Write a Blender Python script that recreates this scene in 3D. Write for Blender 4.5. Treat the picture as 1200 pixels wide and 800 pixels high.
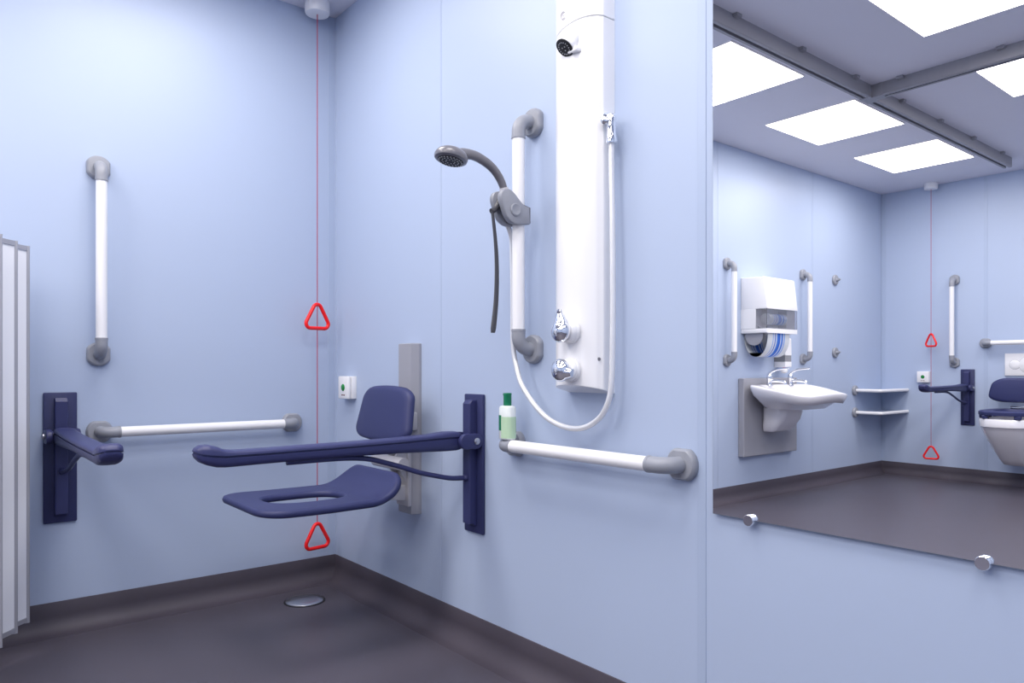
import bpy, bmesh, math
from math import sin, cos, pi, radians as rad
from mathutils import Vector as V, Matrix

for o in list(bpy.data.objects):
    bpy.data.objects.remove(o)
S = bpy.context.scene
COL = S.collection

# ------------------------------------------------------------------ camera, world, exposure
cd = bpy.data.cameras.new('camera')
cam = bpy.data.objects.new('camera', cd)
COL.objects.link(cam)
cam.location = (2.9319, -1.3994, 0.8976)
cam.rotation_euler = (pi / 2, 0, rad(140.9797 - 90))
cd.sensor_width = 36
cd.lens = 25.855
cd.shift_y = 31.4 / 1200
cd.clip_start = 0.02
S.camera = cam

w = bpy.data.worlds.new('world')
S.world = w
w.use_nodes = True
w.node_tree.nodes['Background'].inputs[0].default_value = (0.5, 0.55, 0.7, 1)
w.node_tree.nodes['Background'].inputs[1].default_value = 0.02

S.view_settings.view_transform = 'Standard'
S.view_settings.look = 'None'
S.view_settings.gamma = 1
S.view_settings.use_curve_mapping = False
S.view_settings.exposure = -0.20
LAMP = 1.6          # glow of the diffuser sheets themselves
BEAM = 14.0         # watts of each panel's downlight
SPREAD = 180

# ------------------------------------------------------------------ materials
def mat(name, col, rough=0.5, metal=0.0, bump=None, vary=0.0, spec=0.5, coat=0.0, trans=0.0, scale=8):
    m = bpy.data.materials.new(name)
    m.use_nodes = True
    nt = m.node_tree
    b = nt.nodes['Principled BSDF']
    b.inputs['Base Color'].default_value = (*col, 1)
    b.inputs['Roughness'].default_value = rough
    b.inputs['Metallic'].default_value = metal
    b.inputs['Specular IOR Level'].default_value = spec
    b.inputs['Coat Weight'].default_value = coat
    b.inputs['Transmission Weight'].default_value = trans
    tc = nt.nodes.new('ShaderNodeTexCoord')
    if vary > 0:
        n = nt.nodes.new('ShaderNodeTexNoise')
        n.inputs['Scale'].default_value = scale
        n.inputs['Detail'].default_value = 3
        nt.links.new(tc.outputs['Object'], n.inputs['Vector'])
        r = nt.nodes.new('ShaderNodeValToRGB')
        r.color_ramp.elements[0].color = (*[c * (1 - vary) for c in col], 1)
        r.color_ramp.elements[1].color = (*[min(1, c * (1 + vary)) for c in col], 1)
        nt.links.new(n.outputs['Fac'], r.inputs['Fac'])
        nt.links.new(r.outputs['Color'], b.inputs['Base Color'])
    if bump:
        n = nt.nodes.new('ShaderNodeTexNoise')
        n.inputs['Scale'].default_value = bump[0]
        n.inputs['Detail'].default_value = 2
        nt.links.new(tc.outputs['Object'], n.inputs['Vector'])
        bp = nt.nodes.new('ShaderNodeBump')
        bp.inputs['Strength'].default_value = bump[1]
        bp.inputs['Distance'].default_value = 0.002
        nt.links.new(n.outputs['Fac'], bp.inputs['Height'])
        nt.links.new(bp.outputs['Normal'], b.inputs['Normal'])
    return m

M = {}
M['wall'] = mat('wall_panel_blue', (0.440, 0.515, 0.672), 0.42, vary=0.008, scale=2, spec=0.35)
M['wall_back'] = mat('wall_backing', (0.36, 0.43, 0.58), 0.7, vary=0.02)
M['trim'] = mat('joint_trim_blue', (0.41, 0.485, 0.64), 0.4, vary=0.01)
M['floor'] = mat('vinyl_floor', (0.084, 0.074, 0.094), 0.38, vary=0.05, scale=60, bump=(400, 0.15), spec=0.4)
M['cove'] = mat('vinyl_cove', (0.070, 0.059, 0.077), 0.55, vary=0.05, scale=60, bump=(400, 0.12), spec=0.4)
M['ceiling'] = mat('ceiling_white', (0.74, 0.73, 0.80), 0.7, vary=0.01)
M['white'] = mat('white_enamel', (0.86, 0.85, 0.86), 0.28, vary=0.005, spec=0.5)
M['panelwhite'] = mat('shower_white', (0.88, 0.87, 0.88), 0.25, vary=0.004, coat=0.2)
M['ceramic'] = mat('ceramic_white', (0.88, 0.86, 0.88), 0.12, vary=0.004, coat=0.5)
M['grey'] = mat('grey_nylon', (0.30, 0.31, 0.35), 0.42, vary=0.02, bump=(300, 0.05))
M['greyl'] = mat('light_grey_plastic', (0.50, 0.49, 0.52), 0.4, vary=0.01)
M['greycol'] = mat('grey_powder_coat', (0.34, 0.34, 0.38), 0.45, vary=0.02)
M['greydark'] = mat('dark_grey_plastic', (0.15, 0.145, 0.165), 0.28, vary=0.02, coat=0.3)
M['black'] = mat('black_rubber', (0.012, 0.012, 0.014), 0.6, vary=0.05)
M['lever'] = mat('charcoal_plastic', (0.05, 0.05, 0.06), 0.35, vary=0.05)
M['navy'] = mat('navy_plastic', (0.031, 0.035, 0.118), 0.42, vary=0.02, bump=(500, 0.05), spec=0.45)
M['navyd'] = mat('navy_powder_coat', (0.028, 0.033, 0.108), 0.45, vary=0.03, spec=0.4)
M['pad'] = mat('navy_padding', (0.032, 0.038, 0.122), 0.5, vary=0.02, bump=(600, 0.06), spec=0.4)
M['chrome'] = mat('chrome', (0.86, 0.87, 0.9), 0.06, metal=1, vary=0.01)
M['steel'] = mat('brushed_steel', (0.55, 0.55, 0.58), 0.28, metal=1, vary=0.04, scale=40)
M['alu'] = mat('aluminium', (0.42, 0.42, 0.46), 0.4, metal=0.3, vary=0.02)
M['rail'] = mat('hoist_rail_grey', (0.30, 0.295, 0.32), 0.42, metal=0.2, vary=0.02)
M['screen'] = mat('screen_white', (0.90, 0.90, 0.93), 0.3, vary=0.006)
M['mirror'] = mat('mirror_silver', (0.965, 0.965, 0.97), 0.0, metal=1)
M['mirroredge'] = mat('mirror_edge', (0.25, 0.3, 0.36), 0.2, vary=0.02)
M['red'] = mat('red_plastic', (0.95, 0.006, 0.008), 0.35, vary=0.02)
M['redcord'] = mat('red_cord', (0.42, 0.02, 0.07), 0.6, vary=0.05)
M['green'] = mat('green_button', (0.004, 0.22, 0.035), 0.35, vary=0.02)
M['gcap'] = mat('green_cap', (0.003, 0.17, 0.075), 0.35, vary=0.02)
M['gpale'] = mat('pale_green_gel', (0.50, 0.68, 0.46), 0.35, vary=0.02)
M['bottle'] = mat('bottle_white', (0.78, 0.82, 0.80), 0.3, vary=0.01)
M['hose'] = mat('silver_hose', (0.78, 0.78, 0.80), 0.25, metal=0.25, vary=0.01)
M['ink'] = mat('print_dark', (0.12, 0.02, 0.02), 0.6, vary=0.02)
M['smoke'] = mat('smoked_window', (0.80, 0.80, 0.84), 0.10, trans=0.95)
M['smoked'] = mat('grey_sight_glass', (0.26, 0.26, 0.28), 0.2, vary=0.01, coat=0.4)
M['nozzle'] = mat('nozzle_grey', (0.55, 0.55, 0.57), 0.4, vary=0.01)

# light diffuser
m = bpy.data.materials.new('light_diffuser'); m.use_nodes = True
nt = m.node_tree; nt.nodes.remove(nt.nodes['Principled BSDF'])
e = nt.nodes.new('ShaderNodeEmission')
e.inputs[0].default_value = (1.0, 0.965, 0.95, 1); e.inputs[1].default_value = LAMP
nt.links.new(e.outputs[0], nt.nodes['Material Output'].inputs[0])
M['lamp'] = m

# striped towel: stripes run round the loop, so they vary along local X only
m = mat('striped_towel', (0.7, 0.72, 0.76), 0.8)
nt = m.node_tree; b = nt.nodes['Principled BSDF']
tc = nt.nodes.new('ShaderNodeTexCoord'); sx = nt.nodes.new('ShaderNodeSeparateXYZ')
nt.links.new(tc.outputs['Object'], sx.inputs[0])
mr = nt.nodes.new('ShaderNodeMapRange')
mr.inputs['From Min'].default_value = -0.14; mr.inputs['From Max'].default_value = 0.14
nt.links.new(sx.outputs['X'], mr.inputs['Value'])
cr = nt.nodes.new('ShaderNodeValToRGB'); cr.color_ramp.interpolation = 'CONSTANT'
WH = (0.62, 0.64, 0.67, 1); B1 = (0.02, 0.12, 0.55, 1); B2 = (0.16, 0.32, 0.70, 1)
els = [(0.0, WH), (0.30, B2), (0.34, WH), (0.38, B1), (0.43, B2), (0.47, WH), (0.50, B1), (0.62, B2),
       (0.66, WH), (0.70, B1), (0.74, WH), (0.80, B2), (0.83, WH)]
for i, (p, c) in enumerate(els):
    el = cr.color_ramp.elements[i] if i < 2 else cr.color_ramp.elements.new(p)
    el.position = p; el.color = c
nt.links.new(mr.outputs[0], cr.inputs[0]); nt.links.new(cr.outputs[0], b.inputs['Base Color'])
M['towel'] = m

# ------------------------------------------------------------------ mesh helpers
class MB:
    """collects shapes in the thing's local frame; build() links them as one mesh object"""
    def __init__(s): s.v = []; s.f = []
    def add(s, vs, fs):
        k = len(s.v); s.v += [tuple(p) for p in vs]; s.f += [tuple(i + k for i in f) for f in fs]; return s
    def box(s, x0, x1, y0, y1, z0, z1, bev=0.0, seg=2):
        bm = bmesh.new()
        bmesh.ops.create_cube(bm, size=1)
        for q in bm.verts:
            q.co = V(((x0 + x1) / 2 + q.co.x * (x1 - x0), (y0 + y1) / 2 + q.co.y * (y1 - y0), (z0 + z1) / 2 + q.co.z * (z1 - z0)))
        if bev > 0:
            bmesh.ops.bevel(bm, geom=bm.edges[:], offset=bev, segments=seg, profile=0.5, affect='EDGES')
        return s.frombm(bm)
    def frombm(s, bm):
        bm.verts.index_update()
        s.add([q.co[:] for q in bm.verts], [[q.index for q in f.verts] for f in bm.faces]); bm.free(); return s
    def prism(s, poly, axis, a0, a1, bev=0.0, seg=2):
        """poly: 2D points; axis 'x': (y,z) extruded along x; 'y': (x,z) along y; 'z': (x,y) along z"""
        def P(p, a): return {'x': (a, p[0], p[1]), 'y': (p[0], a, p[1]), 'z': (p[0], p[1], a)}[axis]
        bm = bmesh.new()
        A = [bm.verts.new(P(p, a0)) for p in poly]; B = [bm.verts.new(P(p, a1)) for p in poly]
        n = len(poly)
        fa = bm.faces.new(A); fb = bm.faces.new(B[::-1])
        for i in range(n): bm.faces.new((A[i], B[i], B[(i + 1) % n], A[(i + 1) % n]))
        bmesh.ops.recalc_face_normals(bm, faces=bm.faces[:])
        if bev > 0:
            bmesh.ops.bevel(bm, geom=list(set(fa.edges) | set(fb.edges)), offset=bev, segments=seg, profile=0.5, affect='EDGES')
        return s.frombm(bm)
    def loft(s, rings, cap=True, closed=True):
        n = len(rings[0]); vs = [p for r in rings for p in r]; fs = []
        for i in range(len(rings) - 1):
            for j in range(n if closed else n - 1):
                k = (j + 1) % n
                fs.append((i * n + j, i * n + k, (i + 1) * n + k, (i + 1) * n + j))
        if cap:
            fs.append(tuple(range(n))[::-1]); fs.append(tuple(range((len(rings) - 1) * n, len(rings) * n)))
        return s.add(vs, fs)
    def sweep(s, pts, r, n=16, cap=True, sec=None):
        pts = [V(p) for p in pts]
        rs = r if isinstance(r, (list, tuple)) else [r] * len(pts)
        tg = []
        for i in range(len(pts)):
            t = pts[min(i + 1, len(pts) - 1)] - pts[max(i - 1, 0)]
            tg.append(t.normalized())
        u = tg[0].orthogonal().normalized()
        rings = []
        for i, p in enumerate(pts):
            if i:
                u = (u - tg[i] * u.dot(tg[i])).normalized()
            v = tg[i].cross(u)
            rings.append([p + (u * cos(2 * pi * k / n) + v * sin(2 * pi * k / n)) * rs[i] for k in range(n)])
        return s.loft(rings, cap)
    def lathe(s, prof, org=(0, 0, 0), ax=(0, 0, 1), n=32, clampu=None, uref=None):
        """prof: (radius, height) along ax"""
        ax = V(ax).normalized(); org = V(org)
        u = V(uref) if uref else ax.orthogonal().normalized(); v = ax.cross(u)
        rings = []
        for r, h in prof:
            ring = []
            for k in range(n):
                a = 2 * pi * k / n
                cu, cv = r * cos(a), r * sin(a)
                if clampu: cu = max(-clampu * r, min(clampu * r, cu))
                ring.append(org + ax * h + u * cu + v * cv)
            rings.append(ring)
        return s.loft(rings)
    def build(s, name, m, parent=None, smooth=True, ang=38, origin=None):
        me = bpy.data.meshes.new(name)
        vs = s.v
        if origin: vs = [(a - origin[0], b - origin[1], c - origin[2]) for a, b, c in vs]
        me.from_pydata(vs, [], s.f)
        bm = bmesh.new(); bm.from_mesh(me); bmesh.ops.recalc_face_normals(bm, faces=bm.faces[:]); bm.to_mesh(me); bm.free()
        me.materials.append(M[m] if isinstance(m, str) else m)
        if smooth:
            me.shade_smooth(); me.set_sharp_from_angle(angle=rad(ang))
        o = bpy.data.objects.new(name, me); COL.objects.link(o)
        if origin: o.location = origin
        if parent: o.parent = parent
        return o

def smoothpath(pts, n=8):
    """Catmull-Rom through pts"""
    P = [V(p) for p in pts]; P = [P[0] * 2 - P[1]] + P + [P[-1] * 2 - P[-2]]
    out = []
    for i in range(1, len(P) - 2):
        a, b, c, d = P[i - 1:i + 3]
        for k in range(n):
            t = k / n
            out.append(0.5 * ((2 * b) + (c - a) * t + (2 * a - 5 * b + 4 * c - d) * t * t + (3 * b - a - 3 * c + d) * t ** 3))
    out.append(P[-2])
    return out

def rrect(w, h, r, n=6):
    """rounded rectangle outline centred on 0"""
    out = []
    for cx, cy, a0 in ((w / 2 - r, h / 2 - r, 0), (-w / 2 + r, h / 2 - r, 90), (-w / 2 + r, -h / 2 + r, 180), (w / 2 - r, -h / 2 + r, 270)):
        for k in range(n + 1):
            a = rad(a0 + 90 * k / n); out.append((cx + r * cos(a), cy + r * sin(a)))
    return out

def resample(pts, n):
    """closed outline cut into n even steps"""
    P = [V(p) for p in pts]; P.append(P[0]); d = [0.0]
    for i in range(1, len(P)): d.append(d[-1] + (P[i] - P[i - 1]).length)
    out = []; j = 0
    for k in range(n):
        q = d[-1] * k / n
        while d[j + 1] < q: j += 1
        f = (q - d[j]) / max(1e-9, d[j + 1] - d[j]); p = P[j].lerp(P[j + 1], f); out.append((p.x, p.y))
    return out

def tag(o, label, cat, group=None):
    o['label'] = label; o['category'] = cat
    if group: o['group'] = group
    return o
def struct(o): o['kind'] = 'structure'; return o
def thing(name, label, cat, loc=(0, 0, 0), rz=0.0, group=None):
    o = bpy.data.objects.new(name, None); COL.objects.link(o)
    o.empty_display_size = 0.1; o.location = loc; o.rotation_euler = (0, 0, rz)
    return tag(o, label, cat, group)
def copy_tree(o, parent=None):
    c = o.copy(); COL.objects.link(c); c.parent = parent
    for ch in list(o.children): copy_tree(ch, c)
    return c

# room: x 0..XR (wall_left at x=0), y YB..0 (wall_right at y=0)
XR, YB, ZC = 3.65, -5.117, 2.4
# local frame of wall-mounted things: +X to the viewer's right along the wall, -Y out of the wall, +Z up
ON_RIGHT, ON_LEFT, ON_BACK = 0.0, pi / 2, pi

# ------------------------------------------------------------------ setting
struct(MB().box(-0.1, XR + 0.1, YB - 0.1, 0.1, -0.1, 0).build('floor', 'floor', smooth=False))
struct(MB().box(-0.1, XR + 0.1, YB - 0.1, 0.1, ZC, ZC + 0.1).build('ceiling', 'ceiling', smooth=False))

def wall(name, rz, loc, length, seams, s0=0.0):
    """local x from 0 to length; panels between seams, surface at local y=0"""
    b = MB().box(-0.1, length + 0.1, 0.011, 0.1, 0, ZC).build(name, 'wall_back', smooth=False)
    b.location = loc; b.rotation_euler = (0, 0, rz); struct(b)
    e = [0.0] + seams + [length]
    for i in range(len(e) - 1):
        a = e[i] + (0.0009 if i else 0); c = e[i + 1] - (0.0009 if i < len(e) - 2 else 0)
        MB().box(a, c, 0, 0.0112, 0.02, ZC, 0.0008, 1).build('wall_panel', 'wall', b, smooth=False)
    return b
wr = wall('wall_right', 0, (0, 0, 0), XR, [0.819, 1.907, 2.995])
wl = wall('wall_left', pi / 2, (0, YB, 0), -YB, [1.164, 2.36, 3.60])
wb = wall('wall_back', pi, (XR, YB, 0), XR, [0.665, 1.753, 2.841])
wf = wall('wall_front', -pi / 2, (XR, 0, 0), -YB, [1.2, 2.4, 3.6])
# joint strips and corner profiles: thin flat strips standing a little proud of the panels
for b, x0, x1 in ((wr, 1.884, 1.9085), (wl, 1.139, 1.1655), (wb, 2.8395, 2.864), (wl, -YB - 0.034, -YB - 0.001), (wr, 0.001, 0.014), (wb, XR - 0.036, XR - 0.001)):
    MB().box(x0, x1, -0.0016, 0.001, 0.09, ZC - 0.001, 0.0006, 1).build('joint_strip', 'trim', b, smooth=False)

# coved vinyl skirting, mitred at the corners
cove = [(0.0, 0.101), (0.0035, 0.101), (0.0045, 0.099), (0.0045, 0.055)]
for k in range(1, 9):
    a = k / 8 * pi / 2
    cove.append((0.0045 + 0.05 * (1 - cos(a)), 0.055 - 0.0538 * sin(a)))
cove += [(0.075, 0.0008), (0.0755, -0.001), (0.0, -0.001)]
for nm, rz, loc, L in (('baseboard_right', 0, (0, 0, 0), XR), ('baseboard_left', pi / 2, (0, YB, 0), -YB), ('baseboard_back', pi, (XR, YB, 0), XR), ('baseboard_front', -pi / 2, (XR, 0, 0), -YB)):
    o = MB().loft([[(d, -d, z) for d, z in cove], [(L - d, -d, z) for d, z in cove]]).build(nm, 'cove', ang=30)
    o.location = loc; o.rotation_euler = (0, 0, rz); struct(o)

# ------------------------------------------------------------------ ceiling lights and hoist track
def make_light(x0, x1, y0, y1):
    cx, cy = (x0 + x1) / 2, (y0 + y1) / 2; hx, hy = (x1 - x0) / 2, (y1 - y0) / 2
    t = thing('ceiling_light', 'flat white light panel set flush into the grey ceiling', 'light', (cx, cy, ZC), 0, 'light panels in the ceiling grid')
    f = MB()
    g = 0.006
    f.box(-hx - g, hx + g, -hy - g, -hy, -0.003, -0.0002).box(-hx - g, hx + g, hy, hy + g, -0.003, -0.0002)
    f.box(-hx - g, -hx, -hy, hy, -0.003, -0.0002).box(hx, hx + g, -hy, hy, -0.003, -0.0002)
    f.build('frame', 'white', t, smooth=False)
    MB().box(-hx, hx, -hy, hy, -0.004, -0.0004).build('diffuser', 'lamp', t, smooth=False)
    ld = bpy.data.lights.new('panel_downlight', 'AREA'); ld.shape = 'RECTANGLE'; ld.size = x1 - x0; ld.size_y = y1 - y0
    ld.energy = BEAM; ld.spread = rad(SPREAD); ld.color = (1.0, 0.965, 0.95)
    lo = bpy.data.objects.new('panel_downlight', ld); COL.objects.link(lo); lo.location = (0, 0, -0.006); lo.parent = t
    return t
L0 = make_light(0.395, 0.942, -1.03, -0.40)
for cx in (0.6685, 1.7965, 2.9245):  # last column is unseen, added for the wall's brightness near the mirror
    for cy in (-0.715, -1.845, -3.011, -4.136):
        if (cx, cy) == (0.6685, -0.715): continue
        c = copy_tree(L0); c.location = (cx, cy, ZC)

ht = thing('hoist_track', 'grey ceiling hoist track with long rail, cross rail and clips', 'hoist track', (1.0725, -2.0, ZC))
def rail_profile(w=0.055, h=0.067):
    return [(-w / 2, 0), (w / 2, 0), (w / 2, -h + 0.004), (w / 2 - 0.004, -h), (0.009, -h), (0.009, -h + 0.016), (-0.009, -h + 0.016), (-0.009, -h), (-w / 2 + 0.004, -h), (-w / 2, -h + 0.004)]
def long_rail(x, y0, y1): return MB().prism([(x + a, z) for a, z in rail_profile()], 'y', y0, y1)
long_rail(0, -2.704, 1.5).build('long_rail', 'rail', ht, smooth=False)
long_rail(1.9, -2.704, 1.5).build('long_rail', 'rail', ht, smooth=False)
yc = -0.592
MB().prism([(yc + a, z) for a, z in rail_profile()], 'x', 0.0275, 1.8725).build('cross_rail', 'rail', ht, smooth=False)
MB().box(-0.029, 0.03, yc - 0.05, yc + 0.05, -0.069, -0.0005, 0.002, 1).box(0.026, 0.085, yc - 0.029, yc + 0.029, -0.069, -0.0005, 0.002, 1).build('rail_joint', 'rail', ht, smooth=False)
for k in range(9):
    y = 0.67 - 0.522 * k if k < 3 else -0.914 - 0.522 * (k - 3)
    if y < -2.6: break
    for xx in (0.0275, ):
        MB().prism([(yy, zz) for yy, zz in ((-0.018, -0.0002), (0.018, -0.0002), (0.015, -0.016), (-0.015, -0.016))], 'x', xx - 0.002, xx + 0.024, 0.002, 1).build('ceiling_clip', 'rail', ht, smooth=False).location = (0, y, 0)
for x in (0.18, 0.63, 1.1, 1.6):
    MB().box(-0.018, 0.018, yc + 0.026, yc + 0.05, -0.016, -0.0002, 0.003, 1).build('ceiling_clip', 'rail', ht, smooth=False).location = (x, 0, 0)

# ------------------------------------------------------------------ grab rails
def grab_rail(label, rz, loc, length, vertical=True, off=0.063, leg=0.055, r=0.018, cat='grab rail'):
    """local origin: first flange centre on the wall; runs down (vertical) or to +X"""
    t = thing('grab_rail', label, cat, loc, rz)
    d = V((0, 0, -1)) if vertical else V((1, 0, 0))
    out = V((0, -1, 0)); side = d.cross(out).normalized()
    A = V((0, 0, 0)); B = A + d * length
    MB().sweep([A + out * off + d * leg, B + out * off - d * leg], r, 24).build('rail_tube', 'white', t)
    R = 0.036
    for P, dd in ((A, d), (B, -d)):
        pts = [P + out * 0.006, P + out * (off - R)]
        for k in range(1, 9):
            a = k / 8 * pi / 2
            pts.append(P + out * (off - R + R * sin(a)) + dd * (R * (1 - cos(a))))
        pts += [P + out * off + dd * (leg - 0.006), P + out * off + dd * (leg - 0.0055), P + out * off + dd * (leg + 0.001)]
        rr = [0.0196] * (len(pts) - 3) + [0.0196, 0.0205, 0.0205]
        MB().sweep(pts, rr, 24).build('elbow', 'grey', t)
        MB().lathe([(0.041, 0.0), (0.042, 0.002), (0.042, 0.011), (0.040, 0.016), (0.036, 0.0195), (0.026, 0.0205)], P, out, 40, clampu=0.88, uref=side).build('flange', 'grey', t, ang=30)
    return t
grab_rail('white vertical grab rail with grey ends on the wall beside the shower screen', ON_LEFT, (0, -0.901, 1.602), 0.655)
grab_rail('white horizontal grab rail on the wall between the corner pull cord and the navy arm', ON_LEFT, (0, -0.898, 0.675), 0.701, False)
riser = grab_rail('white vertical grab rail beside the shower panel, carrying the grey handset holder', ON_RIGHT, (1.312, 0, 1.609), 0.656)
grab_rail('white horizontal grab rail under the shower panel with a green-capped bottle on it', ON_RIGHT, (1.229, 0, 0.673), 0.618, False)
grab_rail('white vertical grab rail by the towel dispenser, on the side away from the wall hooks', ON_LEFT, (0, -2.852, 1.599), 0.648)
grab_rail('white vertical grab rail between the towel dispenser and the wall hooks', ON_LEFT, (0, -3.817, 1.602), 0.635)
grab_rail('white vertical grab rail on the toilet wall next to the red pull cord', ON_BACK, (0.579, YB, 1.607), 0.663)
grab_rail('white horizontal grab rail above the flush plate behind the toilet', ON_BACK, (1.36, YB, 1.093), 0.56, False)

# ------------------------------------------------------------------ hinged arm supports
def hinged_arm(label, rz, loc):
    """local origin on the wall at arm groove height"""
    t = thing('hinged_support_arm', label, 'support arm', loc, rz)
    zt, zb = 0.142, -0.302
    MB().box(-0.05, 0.05, -0.012, 0, zb, zt, 0.004, 2).build('backplate', 'navyd', t)
    MB().prism([(-0.012, zb + 0.022), (-0.03, zb + 0.034), (-0.04, zb + 0.034), (-0.04, zt - 0.03), (-0.03, zt - 0.018), (-0.012, zt - 0.018)], 'x', -0.019, 0.019, 0.002, 1).build('mast', 'navy', t, smooth=False)
    # pivot cheeks
    def caps(y0, y1, r, zc):
        out = []
        for k in range(13):
            a = rad(90 + 180 * k / 12); out.append((y1 + r * cos(a), zc + r * sin(a)))
        for k in range(13):
            a = rad(-90 + 180 * k / 12); out.append((y0 + r * cos(a), zc + r * sin(a)))
        return out
    for sgn in (-1, 1):
        a, b = sorted((sgn * 0.0315, sgn * 0.050))
        MB().prism(caps(-0.032, -0.070, 0.024, -0.004), 'x', a, b, 0.003, 2).build('pivot_cheek', 'navy', t)
    MB().prism(caps(-0.045, -0.06, 0.017, -0.004), 'x', -0.031, 0.031).build('pivot_barrel', 'navyd', t)
    # arm: upper rest and lower shell with a groove between
    st = [(0.070, 0.020, 0.006, -0.030, 0.026), (0.085, 0.027, 0.008, -0.033, 0.029), (0.12, 0.028, 0.009, -0.033, 0.030), (0.18, 0.023, 0.008, -0.031, 0.030), (0.30, 0.019, 0.005, -0.027, 0.030),
          (0.467, 0.017, 0.003, -0.024, 0.030), (0.70, 0.016, 0.002, -0.025, 0.030), (0.77, 0.0165, 0.002, -0.026, 0.030), (0.795, 0.020, 0.002, -0.026, 0.031),
          (0.815, 0.029, 0.004, -0.024, 0.032), (0.835, 0.034, 0.007, -0.018, 0.032), (0.852, 0.033, 0.010, -0.010, 0.028), (0.862, 0.027, 0.013, 0.000, 0.021), (0.866, 0.021, 0.015, 0.008, 0.012)]
    fine = []
    for i in range(len(st) - 1):
        for k in range(4):
            f = k / 4; f2 = f
            fine.append([a + (b - a) * f2 for a, b in zip(st[i], st[i + 1])])
    fine.append(list(st[-1]))
    def half(zg, ze, w, n=12):
        pts = []
        for k in range(n + 1):
            a = pi * k / n
            c, q = cos(a), sin(a)
            cx = abs(c) ** 0.55 * (1 if c >= 0 else -1); cz = abs(q) ** 0.6
            pts.append((w * cx, zg + (ze - zg) * cz))
        return pts
    up = [[(x, -s, z) for x, z in half(zg + 0.0026, zt_, w_)] for s, zt_, zg, zb_, w_ in fine]
    lo = [[(x, -s, z) for x, z in half(zg - 0.0022, zb_, w_ * 0.99)] for s, zt_, zg, zb_, w_ in fine if zg - 0.0022 > zb_]
    MB().loft(up).build('arm_rest', 'navy', t)
    MB().loft(lo).build('arm_shell', 'navy', t)
    MB().loft([[(-w_ * 0.84, -s, zg - 0.003), (w_ * 0.84, -s, zg - 0.003), (w_ * 0.84, -s, zg + 0.003), (-w_ * 0.84, -s, zg + 0.003)] for s, _, zg, _, w_ in fine[:-3]]).build('groove_core', 'navyd', t, smooth=False)
    path = [(0, -0.036, -0.123), (0, -0.06, -0.1225), (0, -0.10, -0.119), (0, -0.15, -0.108), (0, -0.214, -0.091), (0, -0.28, -0.068), (0, -0.331, -0.052), (0, -0.38, -0.038), (0, -0.44, -0.030), (0, -0.52, -0.0275), (0, -0.628, -0.0275)]
    MB().sweep(smoothpath(path, 5), 0.0078, 12).lathe([(0.011, 0), (0.011, 0.008), (0.008, 0.012)], (0, -0.038, -0.123), (0, -1, 0), 16).build('strut', 'navy', t)
    for sgn, h in ((1, 0.006), (-1, 0.008)):
        MB().lathe([(0.0105, 0), (0.0105, h * 0.6), (0.007, h), (0.002, h)], (sgn * 0.0495, -0.034, -0.004), (sgn, 0, 0), 20).build('bolt', 'steel', t)
    return t
hinged_arm('navy fold-down support arm on the wall next to the white shower screen', ON_LEFT, (0, -1.0165, 0.673))
hinged_arm('navy fold-down support arm between the shower seat and the shower panel', ON_RIGHT, (1.022, 0, 0.673))
hinged_arm('navy fold-down support arm beside the toilet', ON_BACK, (0.674, YB, 0.748))

# ------------------------------------------------------------------ pull cords
def triangle(tw, size, z, droop):
    """rounded triangle ring, apex at z; tw: turn about z; droop: roll in its plane"""
    tri = [(0, 0), (-0.066, -0.118), (0.066, -0.118)]
    rr = 0.019; pts = []
    cx, cy = 0, -0.062
    c = [V((x, y)) for x, y in tri]
    for i in range(3):
        p, a, b = c[i], c[i - 1], c[(i + 1) % 3]
        u1 = (a - p).normalized(); u2 = (b - p).normalized()
        ang = u1.angle(u2) / 2
        ce = p + (u1 + u2).normalized() * (rr / sin(ang))
        s = p + u1 * (rr / math.tan(ang)) - ce; e = p + u2 * (rr / math.tan(ang)) - ce
        a0 = math.atan2(s.y, s.x); a1 = math.atan2(e.y, e.x)
        dlt = (a1 - a0 + pi) % (2 * pi) - pi
        for k in range(9):
            q = a0 + dlt * k / 8; pts.append(ce + V((cos(q), sin(q))) * rr)
    top = max(p.y for p in pts)
    out = []
    n = len(pts); sec = 12
    P3 = []
    for p in pts:
        x, y = p.x * size, (p.y - top) * size
        x, y = x * cos(droop) - y * sin(droop), x * sin(droop) + y * cos(droop)
        P3.append(V((x * cos(tw), x * sin(tw), z + y)))
    nrm = V((-sin(tw), cos(tw), 0)); vs = []; fs = []
    for i in range(n):
        tgt = (P3[(i + 1) % n] - P3[i - 1]).normalized(); sd = tgt.cross(nrm)
        for k in range(sec):
            a = 2 * pi * k / sec; vs.append(P3[i] + sd * (0.0076 * cos(a)) + nrm * (0.0076 * sin(a)))
    for i in range(n):
        for k in range(sec):
            fs.append((i * sec + k, ((i + 1) % n) * sec + k, ((i + 1) % n) * sec + (k + 1) % sec, i * sec + (k + 1) % sec))
    return MB().add(vs, fs)
def pull_cord(label, loc, tw1, tw2, z1=1.160, z2=0.259, r=0.0019):
    t = thing('pull_cord', label, 'pull cord', (*loc, ZC))
    MB().lathe([(0.05, 0.0), (0.05, -0.042), (0.047, -0.048), (0.012, -0.049), (0.004, -0.049)], n=40).build('ceiling_housing', 'white', t)
    MB().sweep([(0, 0, -0.045), (0, 0, z2 - ZC - 0.004)], r, 8).lathe([(0.001, 0), (0.005, 0.003), (0.005, 0.010), (0.001, 0.014)], (0, 0, z2 - ZC - 0.006), n=12).build('cord', 'redcord', t)
    triangle(tw1, 1.0, z1 - ZC, 0).build('handle', 'red', t)
    triangle(tw2, 1.0, z2 - ZC, 0).build('handle', 'red', t)
    return t
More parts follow.
